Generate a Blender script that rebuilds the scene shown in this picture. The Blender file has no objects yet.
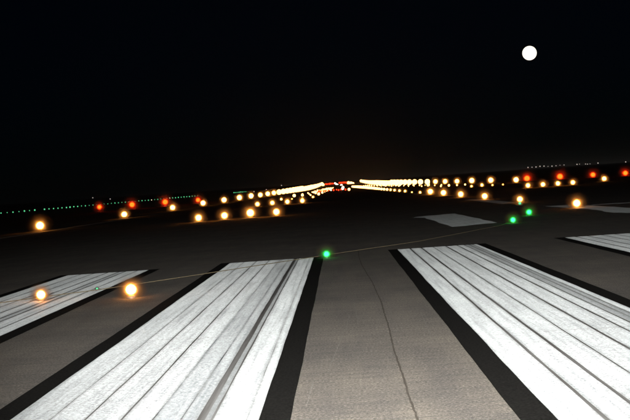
import bpy, bmesh, math, random
from mathutils import Matrix, Vector
random.seed(7)
scene = bpy.context.scene
COL = scene.collection
# ------------------------------------------------------------------ camera
F = 1133.0                      # focal length in pixels of a 630 x 420 frame
EYE = Vector((0, 0, 1.5))
rho = math.atan(0.0675)         # roll of the horizon
VX, VY = 338 - 315, 210 - 186   # where the runway's direction vanishes
fw = Vector((VX, VY, -F)).normalized()
rt = Vector((math.cos(rho), math.sin(rho), (VX*math.cos(rho) + VY*math.sin(rho))/F)).normalized()
up = rt.cross(fw)
ROT = Matrix((rt, fw, up))      # camera -> world
cam_d = bpy.data.cameras.new('camera')
cam = bpy.data.objects.new('camera', cam_d); COL.objects.link(cam)
cam.matrix_world = Matrix.Translation(EYE) @ ROT.to_4x4()
cam_d.sensor_width = 36; cam_d.lens = 36*F/630
cam_d.clip_start = 0.05; cam_d.clip_end = 60000
scene.camera = cam

def ray(px, py):
    return ROT @ Vector((px - 315, 210 - py, -F))
def at(px, py, h=0.0):          # point of height h seen at a pixel
    d = ray(px, py); return EYE + d*((h - EYE.z)/d.z)
def far(px, py, dist):          # point at a distance along the runway
    d = ray(px, py); return EYE + d*(dist/d.y)
# ------------------------------------------------------------------ night sky and moonlight
MD = ray(529.5, 53).normalized()
m_el = math.asin(MD.z); m_az = math.atan2(MD.x, MD.y)
world = bpy.data.worlds.new('World'); scene.world = world; world.use_nodes = True
nt = world.node_tree; bg = nt.nodes['Background']
sky = nt.nodes.new('ShaderNodeTexSky'); sky.sky_type = 'NISHITA'; sky.sun_disc = False
sky.sun_elevation = m_el; sky.sun_rotation = m_az
sky.air_density = 1.0; sky.dust_density = 0.0; sky.ozone_density = 8.0
nt.links.new(sky.outputs[0], bg.inputs[0]); bg.inputs[1].default_value = 0.0004
sd = bpy.data.lights.new('moonlight', 'SUN'); sd.energy = 0.004; sd.angle = math.radians(0.5); sd.color = (1, .93, .8)
sun = bpy.data.objects.new('moonlight', sd); COL.objects.link(sun)
sun.rotation_euler = MD.to_track_quat('Z', 'Y').to_euler()
# the photographer's flash, held above the camera
fd = bpy.data.lights.new('camera_flash', 'SPOT'); fd.energy = 47000; fd.shadow_soft_size = 0.04
fd.spot_size = math.radians(54); fd.spot_blend = 1.0; fd.color = (1, .97, .92)
flash = bpy.data.objects.new('camera_flash', fd); COL.objects.link(flash)
flash.location = (0.05, -0.15, 2.2)
flash.rotation_euler = (Vector((0.6, 30, 0.3)) - flash.location).to_track_quat('-Z', 'Y').to_euler()
vs = scene.view_settings
vs.view_transform = 'Standard'; vs.look = 'None'; vs.exposure = 0; vs.gamma = 1
scene.cycles.use_denoising = True
scene.cycles.volume_bounces = 0
scene.cycles.max_bounces = 5
scene.cycles.sample_clamp_indirect = 5

# ------------------------------------------------------------------ materials
def new_mat(name):
    m = bpy.data.materials.new(name); m.use_nodes = True
    return m, m.node_tree, m.node_tree.nodes['Principled BSDF']
def N(nt, t, **kw):
    n = nt.nodes.new(t)
    for k, v in kw.items(): setattr(n, k, v)
    return n
def noise(nt, co, scale, detail=4, rough=.6):
    n = N(nt, 'ShaderNodeTexNoise'); n.inputs['Scale'].default_value = scale
    n.inputs['Detail'].default_value = detail; n.inputs['Roughness'].default_value = rough
    nt.links.new(co, n.inputs['Vector']); return n.outputs['Fac']
def ramp(nt, fac, stops):
    r = N(nt, 'ShaderNodeValToRGB'); e = r.color_ramp.elements
    while len(e) < len(stops): e.new(.5)
    for q, (p, c) in zip(e, stops): q.position = p; q.color = (*c, 1) if len(c) == 3 else c
    nt.links.new(fac, r.inputs[0]); return r.outputs[0]
def mixc(nt, a, b, fac, mode='MULTIPLY'):
    n = N(nt, 'ShaderNodeMix', data_type='RGBA', blend_type=mode)
    for s, v in ((n.inputs[0], fac), (n.inputs[6], a), (n.inputs[7], b)):
        if hasattr(v, 'node'): nt.links.new(v, s)
        else: s.default_value = v if isinstance(v, float) else (*v, 1)
    return n.outputs[2]
def coords(nt, scale=(1, 1, 1)):
    g = N(nt, 'ShaderNodeNewGeometry')
    mp = N(nt, 'ShaderNodeMapping'); mp.inputs['Scale'].default_value = scale
    nt.links.new(g.outputs['Position'], mp.inputs['Vector']); return mp.outputs[0]
def bump(nt, b, h, strength, dist):
    n = N(nt, 'ShaderNodeBump'); n.inputs['Strength'].default_value = strength; n.inputs['Distance'].default_value = dist
    nt.links.new(h, n.inputs['Height']); nt.links.new(n.outputs[0], b.inputs['Normal'])

def asphalt_mat():
    m, nt, b = new_mat('asphalt')
    co = coords(nt); lo = coords(nt, (1, .12, 1)); ac = coords(nt, (.25, 1.6, 1))
    grain = noise(nt, co, 48, 4, .8)
    col = ramp(nt, grain, [(.30, (.018, .0175, .017)), (.5, (.078, .073, .067)), (.70, (.21, .198, .18))])
    col = mixc(nt, col, ramp(nt, noise(nt, co, .55, 5), [(.3, (.72, .72, .73)), (.7, (1.18, 1.15, 1.1))]), 1.0)
    col = mixc(nt, col, ramp(nt, noise(nt, lo, 3.5, 4), [(.3, (.82, .82, .84)), (.7, (1.12, 1.1, 1.06))]), 1.0)
    col = mixc(nt, col, ramp(nt, noise(nt, ac, 7, 6, .7), [(.32, (.74, .75, .76)), (.7, (1.24, 1.2, 1.14))]), 1.0)
    scuff = ramp(nt, noise(nt, coords(nt, (1, .3, 1)), 5, 6, .7), [(.66, (0, 0, 0)), (.76, (.35, .35, .35))])
    col = mixc(nt, col, (.30, .27, .23), scuff, 'MIX')
    nt.links.new(col, b.inputs['Base Color']); b.inputs['Roughness'].default_value = .85
    b.inputs['Specular IOR Level'].default_value = .25
    bump(nt, b, grain, .5, .006)
    return m
def paint_mat(name, base, wear):
    m, nt, b = new_mat(name)
    co = coords(nt); lo = coords(nt, (1, .025, 1))
    grain = noise(nt, co, 50, 4, .8)
    col = ramp(nt, grain, [(.36, tuple(c*.40 for c in base)), (.53, base), (.68, tuple(min(.9, c*1.25) for c in base))])
    col = mixc(nt, col, ramp(nt, noise(nt, lo, 16, 5, .65), [(.30, (.62, .63, .65)), (.54, (1, 1, 1))]), 1.0)
    col = mixc(nt, col, ramp(nt, noise(nt, coords(nt, (1, .3, 1)), 2.2, 5), [(.3, (.84, .85, .86)), (.6, (1, 1, 1))]), 1.0)
    spot = ramp(nt, noise(nt, co, 22, 5, .75), [(.66, (0, 0, 0)), (.78, (wear, wear, wear))])
    col = mixc(nt, col, (.16, .155, .15), spot, 'MIX')
    uv = N(nt, 'ShaderNodeUVMap'); sx = N(nt, 'ShaderNodeSeparateXYZ'); nt.links.new(uv.outputs[0], sx.inputs[0])
    mn = N(nt, 'ShaderNodeMath', operation='MINIMUM'); nt.links.new(sx.outputs[0], mn.inputs[0]); nt.links.new(sx.outputs[1], mn.inputs[1])
    ad = N(nt, 'ShaderNodeMath', operation='MULTIPLY_ADD'); ad.inputs[1].default_value = .06
    nt.links.new(noise(nt, coords(nt, (1, .2, 1)), 30, 5, .75), ad.inputs[0]); nt.links.new(mn.outputs[0], ad.inputs[2])
    grime = ramp(nt, ad.outputs[0], [(.015, (.8, .8, .8)), (.060, (0, 0, 0))])
    col = mixc(nt, col, (.06, .06, .058), grime, 'MIX')
    nt.links.new(col, b.inputs['Base Color']); b.inputs['Roughness'].default_value = .6
    b.inputs['Specular IOR Level'].default_value = .3
    # glass beads in the paint send light back at grazing angles
    bw = N(nt, 'ShaderNodeRGBToBW'); nt.links.new(col, bw.inputs[0])
    kk = N(nt, 'ShaderNodeMath', operation='MULTIPLY'); kk.inputs[1].default_value = .50; nt.links.new(bw.outputs[0], kk.inputs[0])
    nt.links.new(kk.outputs[0], b.inputs['Sheen Weight']); b.inputs['Sheen Tint'].default_value = (.9, .98, 1, 1); b.inputs['Sheen Roughness'].default_value = .35
    bump(nt, b, grain, .35, .004)
    return m
def plain_mat(name, base, rough=.7, metal=0.0, scale=30, spread=.3, spec=.4):
    m, nt, b = new_mat(name)
    col = ramp(nt, noise(nt, coords(nt), scale, 4), [(.3, tuple(c*(1-spread) for c in base)), (.7, tuple(c*(1+spread) for c in base))])
    nt.links.new(col, b.inputs['Base Color']); b.inputs['Roughness'].default_value = rough; b.inputs['Specular IOR Level'].default_value = spec; b.inputs['Metallic'].default_value = metal
    return m
def glow_mat(name, rgb, strength):
    m = bpy.data.materials.new(name); m.use_nodes = True; nt = m.node_tree; nt.nodes.clear()
    e = N(nt, 'ShaderNodeEmission'); e.inputs[0].default_value = (*rgb, 1); e.inputs[1].default_value = strength
    o = N(nt, 'ShaderNodeOutputMaterial'); nt.links.new(e.outputs[0], o.inputs[0]); return m
def globe_mat(step):  # added ball of scattering volume, stands in for the bloom around a lamp
    name = 'bloom_halo_%d' % step
    if name in bpy.data.materials: return bpy.data.materials[name]
    a = 1.3**step
    m = bpy.data.materials.new(name); m.use_nodes = True; nt = m.node_tree; nt.nodes.clear()
    v = N(nt, 'ShaderNodeVolumeScatter'); v.inputs['Color'].default_value = (1, 1, 1, 1)
    v.inputs['Anisotropy'].default_value = .85
    tc = N(nt, 'ShaderNodeTexCoord'); ln = N(nt, 'ShaderNodeVectorMath', operation='LENGTH')
    nt.links.new(tc.outputs['Object'], ln.inputs[0])
    q = N(nt, 'ShaderNodeMapRange', interpolation_type='LINEAR'); q.inputs['From Min'].default_value = .25; q.inputs['From Max'].default_value = .98
    q.inputs['To Min'].default_value = 1; q.inputs['To Max'].default_value = 0
    nt.links.new(ln.outputs['Value'], q.inputs['Value'])
    pw = N(nt, 'ShaderNodeMath', operation='POWER'); pw.inputs[1].default_value = 3.0; nt.links.new(q.outputs[0], pw.inputs[0])
    ml = N(nt, 'ShaderNodeMath', operation='MULTIPLY'); ml.inputs[1].default_value = HALO_DENSITY/a; nt.links.new(pw.outputs[0], ml.inputs[0])
    nt.links.new(ml.outputs[0], v.inputs['Density'])
    o = N(nt, 'ShaderNodeOutputMaterial'); nt.links.new(v.outputs[0], o.inputs['Volume']); return m
HALO_DENSITY = 0.40
ASPHALT = asphalt_mat()
GROUND = plain_mat('dry_grass', (.035, .034, .022), .95, 0, 2.0, .4)
WHITE = [paint_mat('white_paint_%s' % n, c, w) for n, c, w in (('fresh', (.275, .29, .298), .55), ('dull', (.20, .215, .227), .6), ('thin', (.15, .162, .17), .8))]
BLACKP = plain_mat('black_border_paint', (.0055, .0053, .0050), .95, 0, 48, .85, .03)
def seam_mat():
    m, nt, b = new_mat('bare_seam')
    col = ramp(nt, noise(nt, coords(nt, (1, .03, 1)), 9, 4, .6), [(.35, (.05, .048, .046)), (.65, (.12, .12, .12))])
    nt.links.new(col, b.inputs['Base Color']); b.inputs['Roughness'].default_value = .9; b.inputs['Specular IOR Level'].default_value = .1
    return m
SEAM = seam_mat()
TAR = plain_mat('crack_filler', (.040, .035, .029), .8, 0, 40, .5, .1)
SCRATCH = plain_mat('pale_scratch', (.115, .11, .10), .9, 0, 25, .5, .1)
JOINT = plain_mat('joint_dirt', (.12, .118, .11), .9, 0, 30, .4, .1)
RUST = plain_mat('cable_sheath', (.11, .09, .055), .7, 0, 12, .25)
STEEL = plain_mat('cast_steel', (.16, .16, .15), .5, .6)
YELLOW = plain_mat('yellow_housing', (.45, .30, .03), .5)
AMBER = glow_mat('amber_lamp', (1, .34, .05), 30)
FARAMBER = glow_mat('far_amber_lamp', (1, .45, .12), 7)
WARM = glow_mat('pale_lamp', (1, .8, .55), 4)
RED = glow_mat('red_lamp', (1, .028, .002), 20)
FARRED = glow_mat('far_red_lamp', (1, .022, .004), 5)
REDREFL = glow_mat('red_reflection', (1, .06, .03), .6)  # emission for the painted reflections below the red units
GREEN = glow_mat('green_lamp', (.013, 1, .085), 14)
PALEGREEN = glow_mat('pale_green_lamp', (.16, 1, .42), 1.2)
FAINT = glow_mat('faint_lamp', (1, .88, .75), .7)
MOONM = glow_mat('moon_surface', (1, .92, .76), 1.6)

# ------------------------------------------------------------------ helpers
def link(name, mesh, mat, parent=None, loc=None):
    o = bpy.data.objects.new(name, mesh); COL.objects.link(o)
    if mat and not mesh.materials: mesh.materials.append(mat)
    if parent: o.parent = parent
    if loc is not None: o.location = loc
    return o
def tag(o, label, cat, group=None):
    o['label'] = label; o['category'] = cat
    if group: o['group'] = group
    return o
def empty(name, loc):
    o = bpy.data.objects.new(name, None); COL.objects.link(o); o.location = loc; o.empty_display_size = .2
    return o
def mesh_of(name, bm, smooth=False):
    me = bpy.data.meshes.new(name); bm.normal_update(); bm.to_mesh(me); bm.free()
    if smooth:
        for p in me.polygons: p.use_smooth = True
    return me
def sphere_mesh(name, sub, mat):
    bm = bmesh.new(); bmesh.ops.create_icosphere(bm, subdivisions=sub, radius=1)
    me = mesh_of(name, bm, True); me.materials.append(mat); return me
def lathe(name, prof, seg, mat):
    bm = bmesh.new(); rings = []
    for r, z in prof:
        rings.append([bm.verts.new((r*math.cos(2*math.pi*i/seg), r*math.sin(2*math.pi*i/seg), z)) for i in range(seg)])
    for a, b in zip(rings, rings[1:]):
        for i in range(seg): bm.faces.new((a[i], a[(i+1) % seg], b[(i+1) % seg], b[i]))
    bm.faces.new(rings[0][::-1]); bm.faces.new(rings[-1])
    me = mesh_of(name, bm); me.materials.append(mat); return me
def box_into(bm, c, s):
    r = bmesh.ops.create_cube(bm, size=1)
    for v in r['verts']: v.co = Vector((v.co.x*s[0] + c[0], v.co.y*s[1] + c[1], v.co.z*s[2] + c[2]))
def crossfall(x): return -0.02*max(0.0, abs(x - 8.8) - 15)
def rise(y): return 0.0 if y < 650 else min(5.0*((y - 650)/950)**2, 5 + (y - 1600)*.004)
def gz(x, y): return crossfall(max(-80, min(97, x))) + rise(y)

# ------------------------------------------------------------------ the setting
YS = [-40, 0, 30, 80, 200, 400, 650] + [650 + 50*i for i in range(1, 20)] + [1650, 2500, 6000, 14000]
def sheet(name, xs, ys, dz, mat):
    bm = bmesh.new(); g = [[bm.verts.new((x, y, gz(x, y) + dz)) for x in xs] for y in ys]
    for i in range(len(ys)-1):
        for j in range(len(xs)-1): bm.faces.new((g[i][j], g[i][j+1], g[i+1][j+1], g[i+1][j]))
    o = link(name, mesh_of(name, bm, True), mat); o['kind'] = 'structure'; return o
ground = sheet('ground', [-6000, -1500, -80, -24.2, -6.2, 23.8, 36, 97, 1500, 6000], YS, -0.05, GROUND)
runway = sheet('runway', [-24, -6.2, 23.8, 35], [y for y in YS if y <= 1650], 0, ASPHALT)

def strip(name, pts, mat, parent, z, w0, w1):           # ribbon along y with its own ragged edges
    bm = bmesh.new(); L = []
    for (x, y, jl, jr) in pts:
        L.append((bm.verts.new((x + w0 + jl, y, z)), bm.verts.new((x + w1 + jr, y, z))))
    for a, b in zip(L, L[1:]): bm.faces.new((a[0], a[1], b[1], b[0]))
    me = mesh_of(name, bm); uv = me.uv_layers.new(name='UVMap')      # distance in metres to either edge
    w = w1 - w0
    for lp in me.loops: uv.data[lp.index].uv = (0, w) if lp.vertex_index % 2 == 0 else (w, 0)
    return link(name, me, mat, parent)
def wob(y, s, amp): return amp*(math.sin(y*1.7 + s) + .6*math.sin(y*4.1 + 2.3*s) + .4*math.sin(y*9.7 + 5*s))
def yrange(y0, y1, n): return [y0 + (y1 - y0)*i/n for i in range(n + 1)]

def stripe(label, x0, x1, y0, y1, bands, seed):
    """painted threshold bar: black surround, bare ground of seams, white bands laid pass by pass"""
    t = empty('threshold_stripe', (0, 0, 0)); tag(t, label, 'road marking', 'threshold stripes')
    ys = yrange(y0, y1, 90)
    strip('black_border', [(0, y, wob(y*.6, seed, .003), wob(y*.6, seed + 3, .003)) for y in yrange(y0, y1 + .2, 90)], BLACKP, t, .004, x0 - .21, x1 + .21)
    strip('seam_base', [(0, y, 0, 0) for y in ys], SEAM, t, .007, x0 + .01, x1 - .01)
    w = x1 - x0
    for k, (a, b, mi) in enumerate(bands):
        g = .0035 if seed == 1 else .0015                # the left bar's passes lie closer together
        if k and bands[k][0] - bands[k-1][1] < .025: a -= g
        if k < len(bands) - 1 and bands[k+1][0] - b < .025: b += g
        o = strip('paint_band', [(0, y, wob(y, seed + k, .0018) + (wob(y*.35, seed, .003) if k == 0 else 0), wob(y*1.3, seed + 2*k + .5, .0018)) for y in ys],
              WHITE[mi], t, .010, x0 + a*w, x0 + b*w)
    return t
stripe('broad white threshold stripe left of the central asphalt strip, with brown streaks', -2.42, -.62, -5, 24.2,
       [(0, .165, 0), (.175, .31, 0), (.325, .46, 0), (.475, .59, 0), (.595, .70, 1), (.705, .765, 1), (.795, .815, 2), (.83, .95, 0), (.958, 1, 0)], 1)
stripe('broad white threshold stripe right of the central asphalt strip, with dark parallel seams', 1.22, 2.98, -5, 25.1,
       [(0, .15, 0), (.168, .29, 0), (.31, .445, 0), (.455, .60, 0), (.618, .745, 0), (.76, .835, 0), (.845, .895, 2), (.905, .94, 2), (.95, 1, 0)], 2)
stripe('white threshold stripe at the far left under two amber lights', -5.80, -4.08, -5, 23.7,
       [(0, .15, 0), (.165, .31, 0), (.325, .48, 0), (.50, .62, 0), (.64, .70, 1), (.72, .85, 0), (.865, 1, 0)], 3)
stripe('white threshold stripe cut off by the right edge of the photo', 4.97, 6.75, -5, 25.4,
       [(0, .13, 0), (.15, .28, 0), (.30, .46, 0), (.48, .62, 0), (.64, .80, 0), (.82, 1, 0)], 4)

def plain_uv(me):
    uv = me.uv_layers.new(name='UVMap')
    for d in uv.data: d.uv = (1, 1)
    return me
def marking(name, label, poly, mat, z=.010, border=None):
    bm = bmesh.new(); pts = []
    for i, (px, py) in enumerate(poly):
        a = at(px, py, z); b = at(*poly[(i+1) % len(poly)], z)
        n = 8
        for k in range(n):
            p = a.lerp(b, k/n); j = .0 if k == 0 else .05
            pts.append(bm.verts.new((p.x + random.uniform(-j, j), p.y + random.uniform(-j, j)*3, z)))
    f = bm.faces.new(pts); bmesh.ops.triangulate(bm, faces=[f])
    for f in bm.faces:
        f.normal_update()
        if f.normal.z < 0: f.normal_flip()
    o = link(name, plain_uv(mesh_of(name, bm)), mat); return tag(o, label, 'road marking')
marking('painted_numeral', 'worn white painted runway numeral with a thin tail pointing left, beyond the wire',
        [(411, 217.6), (426, 215.9), (455, 213.4), (497, 222.6), (452, 227.0), (425, 217.7)], WHITE[1])
marking('painted_numeral', 'worn white painted runway numeral behind the large amber light at the right edge',
        [(543, 206.2), (575, 204.6), (592, 205.2), (640, 208.6), (640, 212.9), (614, 212.7), (590, 209.2), (560, 207.2)], WHITE[1])
marking('painted_line', 'thin white painted line above the right-hand numeral',
        [(592, 204.5), (640, 201.7), (640, 202.6), (592, 205.0)], WHITE[2])
def rect_mark(name, label, x0, x1, y0, y1, mat, cat='road marking', group=None):
    bm = bmesh.new(); ys = yrange(y0, y1, 24)
    L = [(bm.verts.new((x0 + wob(y, 1, .01), y, gz(x0, y) + .01)), bm.verts.new((x1 + wob(y, 2, .01), y, gz(x1, y) + .01))) for y in ys]
    for a, b in zip(L, L[1:]): bm.faces.new((a[0], a[1], b[1], b[0]))
    return tag(link(name, plain_uv(mesh_of(name, bm)), mat), label, cat, group)
rect_mark('centreline_dash', 'faint white centreline dash nearest the green lights', 8.35, 9.25, 58.5, 76, WHITE[2], group='runway centreline dashes')
for k in range(1, 4):
    rect_mark('centreline_dash', ['', 'second faint white centreline dash, beyond the nearest one', 'third faint white centreline dash down the runway', 'fourth faint white centreline dash down the runway'][k],
              8.35, 9.25, 58.5 + 50*k, 88.5 + 50*k, WHITE[2], group='runway centreline dashes')
rect_mark('side_line', 'faint thin white line along the left runway edge by the big amber light', -20.9, -20.3, 40, 700, WHITE[2])
# a crack wandering along the joint between the two middle stripes
cp = []
for y in yrange(4, 26, 260):
    cp.append((.42 + .022*math.sin(y*.55) + .003*math.sin(y*2.3) + random.uniform(-.0025, .0025) - (.09 if y > 18 else 0)*min(1, (y - 18)/5),
               y, random.uniform(-.004, .003), random.uniform(-.003, .004)))
strip('crack', cp, TAR, runway, .004, -.007, .006)
for sx0, sy0, dx, ln in ((-.18, 9.2, .13, 2.2), (-.02, 11.6, .05, 1.6), (-.32, 7.8, .03, 1.0), (.12, 12.5, -.02, 2.4), (.80, 11.0, .04, 1.8), (-3.2, 11, .1, 2.0), (.9, 15.6, .25, .4), (-.1, 15.4, .3, .3)):
    strip('scratch', [(sx0 + dx*(y - sy0)/ln + random.uniform(-.003, .003), y, random.uniform(-.002, 0), random.uniform(0, .002)) for y in yrange(sy0, sy0 + ln, 14)], SCRATCH, runway, .003, -.002, .002)
for yy, x0, x1 in ((10.6, 1.25, 2.95), (17.2, 1.25, 2.95), (11.8, -2.4, -.65), (18.5, -2.4, -.65)):
    bm = bmesh.new(); L = []
    for i in range(41):
        x = x0 + (x1 - x0)*i/40; y = yy + .02*math.sin(x*5 + yy) + random.uniform(-.006, .006); w = random.uniform(.001, .006)
        L.append((bm.verts.new((x, y - w, .013)), bm.verts.new((x, y + w, .013))))
    for a, b in zip(L, L[1:]): bm.faces.new((a[0], b[0], b[1], a[1]))
    link('joint', mesh_of('joint', bm), JOINT, runway)
# wire lying across the threshold from light to light
wire_px = [(-12, 304.5), (41, 297), (97, 290), (160, 280.5), (222, 271), (326, 255), (420, 241), (500, 225.5), (513, 221)]
pts = [at(px, py, .02) for px, py in wire_px]
bm = bmesh.new(); rings = []
fine = []
for a, b in zip(pts, pts[1:]):
    n = max(2, int((b - a).length/.5))
    fine += [a.lerp(b, k/n) for k in range(n)]
fine.append(pts[-1])
for i, p in enumerate(fine):
    d = (fine[min(i+1, len(fine)-1)] - fine[max(i-1, 0)]).normalized(); s = d.cross(Vector((0, 0, 1))).normalized()
    off = s*.012*math.sin(i*.9)
    rings.append([bm.verts.new(p + off + s*.007*math.cos(q*math.pi/3) + Vector((0, 0, 0.007*math.sin(q*math.pi/3)))) for q in range(6)])
for a, b in zip(rings, rings[1:]):
    for q in range(6): bm.faces.new((a[q], a[(q+1) % 6], b[(q+1) % 6], b[q]))
tag(link('cable', mesh_of('cable', bm, True), RUST), 'thin pale cable running across the runway through the green lights', 'cable')

# ------------------------------------------------------------------ moon
MDIST = 30000
mo = link('moon', sphere_mesh('moon', 4, MOONM), None, None, EYE + MD*MDIST)
mo.scale = [6.9/F*MDIST]*3
tag(mo, 'full white moon hanging in the black sky at the upper right', 'moon')

# ------------------------------------------------------------------ lamps
CORE = {m.name: sphere_mesh('lens_' + m.name, 2, m) for m in (AMBER, FARAMBER, FARRED, WARM, FAINT, RED, REDREFL, GREEN, PALEGREEN)}
HALO_MESHES = {}
def globe_mesh(step):
    if step not in HALO_MESHES: HALO_MESHES[step] = sphere_mesh('globe_%d' % step, 2, globe_mat(step))
    return HALO_MESHES[step]
FLANGE = lathe('flange', [(.17, 0), (.17, .012), (.15, .02), (.06, .024)], 20, STEEL)
CASTING = lathe('casting', [(.13, .02), (.12, .034), (.08, .042), (.03, .044)], 16, STEEL)
BASEP = lathe('base_plate', [(.16, 0), (.16, .02), (.05, .03)], 16, STEEL)
STEM = lathe('stem', [(.03, 0), (.03, .5), (.045, .5), (.045, 1)], 10, YELLOW)
CUP = lathe('cup', [(.05, 0), (.11, .05), (.12, .10), (.09, .10)], 16, YELLOW)
POST = lathe('post', [(.03, 0), (.03, 1)], 8, STEEL)
def glow(parent, c, a, mat, halo=3.4):
    """lit lens enlarged to its glare, in an added scattering ball for bloom; c is the centre in the parent's space"""
    if halo: a *= .72; halo *= 1.4
    elif mat is AMBER: mat = FARAMBER
    elif mat is RED: mat = FARRED
    o = link('lens', CORE[mat.name], None, parent, c); o.scale = (a, a, a)
    if halo:
        st = round(math.log(a)/math.log(1.3))
        g = link('globe', globe_mesh(st), None, parent, c); g.scale = (a*halo,)*3
    return o
def inset(p, a, mat, label, group, parts=True, halo=3.4, name='inset_light'):
    t = empty(name, (p.x, p.y, gz(p.x, p.y) + .004)); tag(t, label, 'runway light', group)
    if parts:
        
        for nm, me in (('flange', FLANGE), ('casting', CASTING)):
            o = link(nm, me, None, t); o.scale = (a*4, a*4, 1)
    glow(t, (0, 0, p.z - gz(p.x, p.y)), a, mat, halo if parts else 0); return t
def edge(x, y, a, mat, label, group, parts=True):
    t = empty('edge_light', (x, y, gz(x, y))); tag(t, label, 'runway light', group)
    if parts:
        link('base_plate', BASEP, None, t)
        s = link('stem', STEM, None, t, (0, 0, .02)); s.scale = (1, 1, max(.05, a*.5))
        link('cup', CUP, None, t, (0, 0, .02 + a*.35))
    glow(t, (0, 0, a + .05), a, mat, (3.4 if a < .5 else 2.6) if parts and y < 400 else 0); return t
ORD = ['nearest', 'second', 'third', 'fourth', 'fifth', 'sixth', 'seventh', 'eighth', 'ninth', 'tenth', 'eleventh', 'twelfth', 'thirteenth', 'fourteenth']
def pxr(z, r0): return r0*z/F
def nth(n): return '%d%s' % (n, 'th' if 10 < n % 100 < 20 else {1: 'st', 2: 'nd', 3: 'rd'}.get(n % 10, 'th'))
# left and right edge rows
def redge(z):
    r = 3.9 if z < 100 else 3.5 if z < 140 else 3.1 if z < 300 else 2.7 if z < 700 else 2.3
    return min(1.9, r*z/F)
for k in range(45):
    z = 81.5 + 33.9*k
    lab = '%s amber light from the camera in the left runway edge row' % ORD[k] if k < 14 else 'far amber light merging into the bright left edge row'
    edge(-22 + (.3 if k == 0 else 0), z, redge(z)*(1.3 if k == 0 else 1), AMBER, lab, 'left edge lights', k < 11)
for k in range(43):
    if k == 1: continue
    z = 138.3 + 34*k; i = k - (k > 1)
    lab = '%s amber light from the camera in the right runway edge row' % ORD[i] if i < 14 else 'far amber light merging into the bright right edge row'
    edge(32.3, z, redge(z)*(.75 if k == 0 else 1), AMBER, lab, 'right edge lights', i < 10)
# centreline row
for k in range(50):
    z = 44.9 + 13.8*k; a = (4.6 if k == 0 else 3.4 if k < 3 else 3.2 if k < 6 else 1.3)*z/F
    if k == 7: a *= .6
    lab = '%s amber light in the runway centreline row' % ORD[k] if k < 12 else 'far amber light in the merged runway centreline row'
    x = 9.35 - .3*min(1, k/10)
    inset(Vector((x, z, rise(z) + min(a, .5))), min(a, .6), AMBER, lab, 'centreline lights', k < 12)
# touchdown-zone bars of four
for j in range(17):
    z = 66 + 48.3*j
    for side in (0, 1):
        if side == 1 and j == 0: continue
        for q in range(4):
            x = (-8.25 + 1.52*q) if side == 0 else (19.05 + 1.5*q)
            a = (3.9 if j == 0 else 2.5 if j == 1 else 1.25)*z/F
            if j == 0 and q == 2: a *= 1.2
            if j > 1: a *= random.choice((.55, .7, .9, 1.1, 1.3)); a = min(a, .55)*(.62 if j > 4 else 1)
            sd_ = 'left' if side == 0 else 'right'
            jj = j - side
            lab = ('%s light from left in the %s bar of four amber lights on the %s' % (['first', 'second', 'third', 'fourth'][q], ORD[jj], sd_)
                   if j < 8 else 'tiny far amber touchdown light %s of the centreline' % sd_)
            inset(Vector((x, z, gz(x, z) + a + .01)), a, AMBER, lab, 'touchdown bars %s' % sd_, j < 3)
# threshold lights among the stripes
for (px, py, r, m, lab) in ((326.5, 254.3, 3.6, GREEN, 'green light on the cable between the two middle stripes'),
                            (513, 220, 3.0, GREEN, 'lower of the two bright green lights at the right end of the cable'),
                            (529, 212.2, 3.0, GREEN, 'upper of the two bright green lights at the right end of the cable'),
                            (519.8, 203.3, 1.9, PALEGREEN, 'small pale green light just below an amber centreline light'),
                            (97, 289, 1.5, PALEGREEN, 'faint pale green light between two amber lights on the far left stripe'),
                            (131, 289.8, 7.4, AMBER, 'large amber light on the asphalt between the two left stripes'),
                            (41, 295, 5.8, AMBER, 'amber light glowing on the far left stripe')):
    g = at(px, py, 0); a = r*g.y/F; p = at(px, py, a*1.05)
    a = r*p.y/F
    inset(p, a, m, lab, 'threshold lights', True, 4.0 if m is GREEN else 3.2)
# red approach-slope units on legs, four on each side
bm = bmesh.new(); box_into(bm, (0, 0, 0), (1.3, 1.4, .42)); box_into(bm, (0, -.12, .235), (1.36, 1.5, .05))
PBOX = mesh_of('papi_box', bm); PBOX.materials.append(YELLOW)
bm = bmesh.new(); box_into(bm, (0, 0, .5), (.06, .06, 1)); PLEG = mesh_of('papi_leg', bm); PLEG.materials.append(STEEL)
for side, xs in (('left', (99.4, 132, 165.2, 198)), ('right', (527, 560, 593, 625.4))):
    ys = dict(zip(xs, (207, 204.6, 202, 200) if side == 'left' else (178.4, 176.5, 174.7, 173)))
    rr = dict(zip(xs, (2.6, 3.2, 3.3, 2.6) if side == 'left' else (3.5, 3.5, 2.9, 2.9)))
    for q, px in enumerate(xs):
        p = far(px, ys[px], 305); g = gz(p.x, p.y)
        t = empty('approach_slope_light', (p.x, p.y + 1.2, g))
        tag(t, '%s from the left of the four red lights beyond the %s runway edge' % (['first', 'second', 'third', 'fourth'][q], side), 'approach light', 'red approach-slope lights')
        h = p.z - g
        link('housing', PBOX, None, t, (0, 0, max(.45, h)))
        for lx in (-.5, .5):
            for ly in (-.5, .5):
                l = link('leg', PLEG, None, t, (lx, ly, 0)); l.scale = (1, 1, max(.25, h - .2))
        a = rr[px]*305/F
        glow(t, (0, -1.2, h), a, RED, 4.2)
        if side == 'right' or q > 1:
            l2 = link('ground_reflection', CORE[REDREFL.name], None, t, (0, -1.7, h - 1.2)); l2.scale = (.45, .35, .3)  # added glowing blob in place of the red lamp's reflection on the ground
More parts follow.
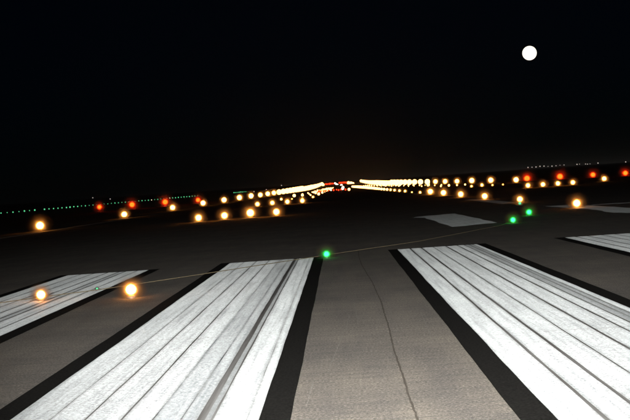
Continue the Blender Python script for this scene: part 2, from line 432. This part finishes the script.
# ------------------------------------------------------------------ far small lamps on posts
HUE = {'red_lamp': 'red', 'amber_lamp': 'amber', 'pale_lamp': 'white'}
def post_lamp(name, p, a, mat, label, group, halo=0):
    g = gz(p.x, p.y); t = empty(name, (p.x, p.y, g)); tag(t, label, 'lamp', group)
    h = max(.15, p.z - g)
    s = link('post', POST, None, t); s.scale = (1, 1, max(.1, h - a*.8))
    glow(t, (0, 0, h), a, mat, halo); return t
gx = [1, 7.2, 13, 19, 24.4, 29.5, 34.8, 44.5, 49, 53.6, 58, 62, 66.5, 70, 73.8, 77.7]
x = 81.5
while x < 198.5:
    gx.append(x); x += 3.9 - (x - 80)*.011
    if 139 < x < 142: x += 3
x = 234
while x < 247: gx.append(x); x += 1.7
for i, px in enumerate(gx):
    py = 213.3 - .0888*px if px < 200 else 195.4 - (px - 199)*.088 + .3
    dist = 330 + px*3.2
    r = random.choice((.8, .7, .5, .9)) if px < 80 else random.choice((.5, .4, .6))
    lab = ('%s tiny green light from the left in the long row on the left horizon' % nth(i + 1) if px < 200 else
           '%s tiny green light from the left in the short row beside the left edge lights' % nth(i + 1 - sum(q < 200 for q in gx)))
    post_lamp('taxiway_light', far(px, py + random.uniform(-.15, .15), dist), r*dist/F, PALEGREEN if px < 145 or px > 200 else random.choice((PALEGREEN,)*5 + (WARM,)),
              lab, 'green taxiway lights', 2.4)
for i, px in enumerate(list(range(528, 567, 4)) + [577, 579.5, 585.5, 587.5, 590, 598, 625.7]):
    py = 167.2 - (px - 528)*.055 + random.uniform(-.3, .3)
    post_lamp('mast_light', far(px, py, 1200), random.choice((.3, .4, .5))*1200/F, FAINT, '%s tiny white light from the left on the right horizon above the red lights' % nth(i + 1), 'apron lights')
for i, (px, py) in enumerate(((92.8, 197.8), (110.2, 199), (254, 191.5), (266.3, 189.6), (281.5, 185.4))):
    post_lamp('mast_light', far(px, py, 1200), .45*1200/F, FAINT, '%s from the left of five tiny lone lights above the left horizon' % nth(i + 1), 'scattered horizon lights')
for i, (px, py, r, m) in enumerate(sorted(((319, 191.3, 1.3, RED), (324, 190.8, .9, RED), (326, 190.5, .9, RED), (321.6, 191.1, .8, RED), (328.5, 190.4, .8, RED), (333.6, 190.1, .8, RED), (345.5, 189.5, .9, RED), (331, 190.2, .7, WARM), (336.5, 189.6, .6, RED), (315.5, 192.3, .9, AMBER), (349, 189.3, 1.4, AMBER)), key=lambda q: q[0])):
    p = at(px, py, .5)
    post_lamp('end_light', p, r*p.y/F, m, '%s small %s light from the left in the lower row at the vanishing point' % (nth(i + 1), HUE[m.name]), 'far runway lights')
for i, (px, py, r, m) in enumerate(sorted(((317, 187, 1.6, AMBER), (321, 185.6, 2.2, AMBER), (323, 184.8, 1.5, AMBER), (326, 184.1, .8, RED), (329.5, 183.8, .9, RED), (331, 183.6, .8, RED), (335, 183.2, .9, WARM), (336.3, 184, .9, WARM), (337.6, 184.8, .8, WARM),
                     (327.6, 184, .7, RED), (333, 183.5, .7, RED), (339.5, 182.8, .8, RED), (341.2, 182.7, .8, RED), (343, 182.6, .8, RED), (344.6, 182.5, .8, RED), (346.3, 182.6, .9, RED), (348.5, 182.8, 1.6, AMBER), (351, 183.2, 1.7, AMBER), (353, 183.7, 1.4, AMBER),
                     (340, 185.8, 1.0, WARM), (341.5, 186.6, 1.3, WARM), (343, 187.5, 1.4, WARM), (342.6, 188.6, 1.3, WARM), (341, 189.4, .8, RED), (338.5, 190, .7, RED)), key=lambda q: q[0])):
    p = far(px, py, 1400) if py < 185.3 else at(px, py, .6)
    post_lamp('end_light', p, r*p.y/F, m, '%s small %s light from the left in the cluster at the far runway end' % (nth(i + 1), HUE[m.name]), 'far runway lights')

# ------------------------------------------------------------------ thin night air that carries the glow of the lamps
bm = bmesh.new(); box_into(bm, (0, 7470, 33), (14000, 15060, 74))
hz = link('haze', mesh_of('haze', bm), None); hz['kind'] = 'stuff'
hm = bpy.data.materials.new('night_air'); hm.use_nodes = True; hm.node_tree.nodes.clear()
pv = N(hm.node_tree, 'ShaderNodeVolumePrincipled'); pv.inputs['Color'].default_value = (.95, .95, .95, 1)
pv.inputs['Density'].default_value = 0.00004; pv.inputs['Anisotropy'].default_value = .85
ho = N(hm.node_tree, 'ShaderNodeOutputMaterial'); hm.node_tree.links.new(pv.outputs[0], ho.inputs['Volume'])
hz.data.materials.append(hm)
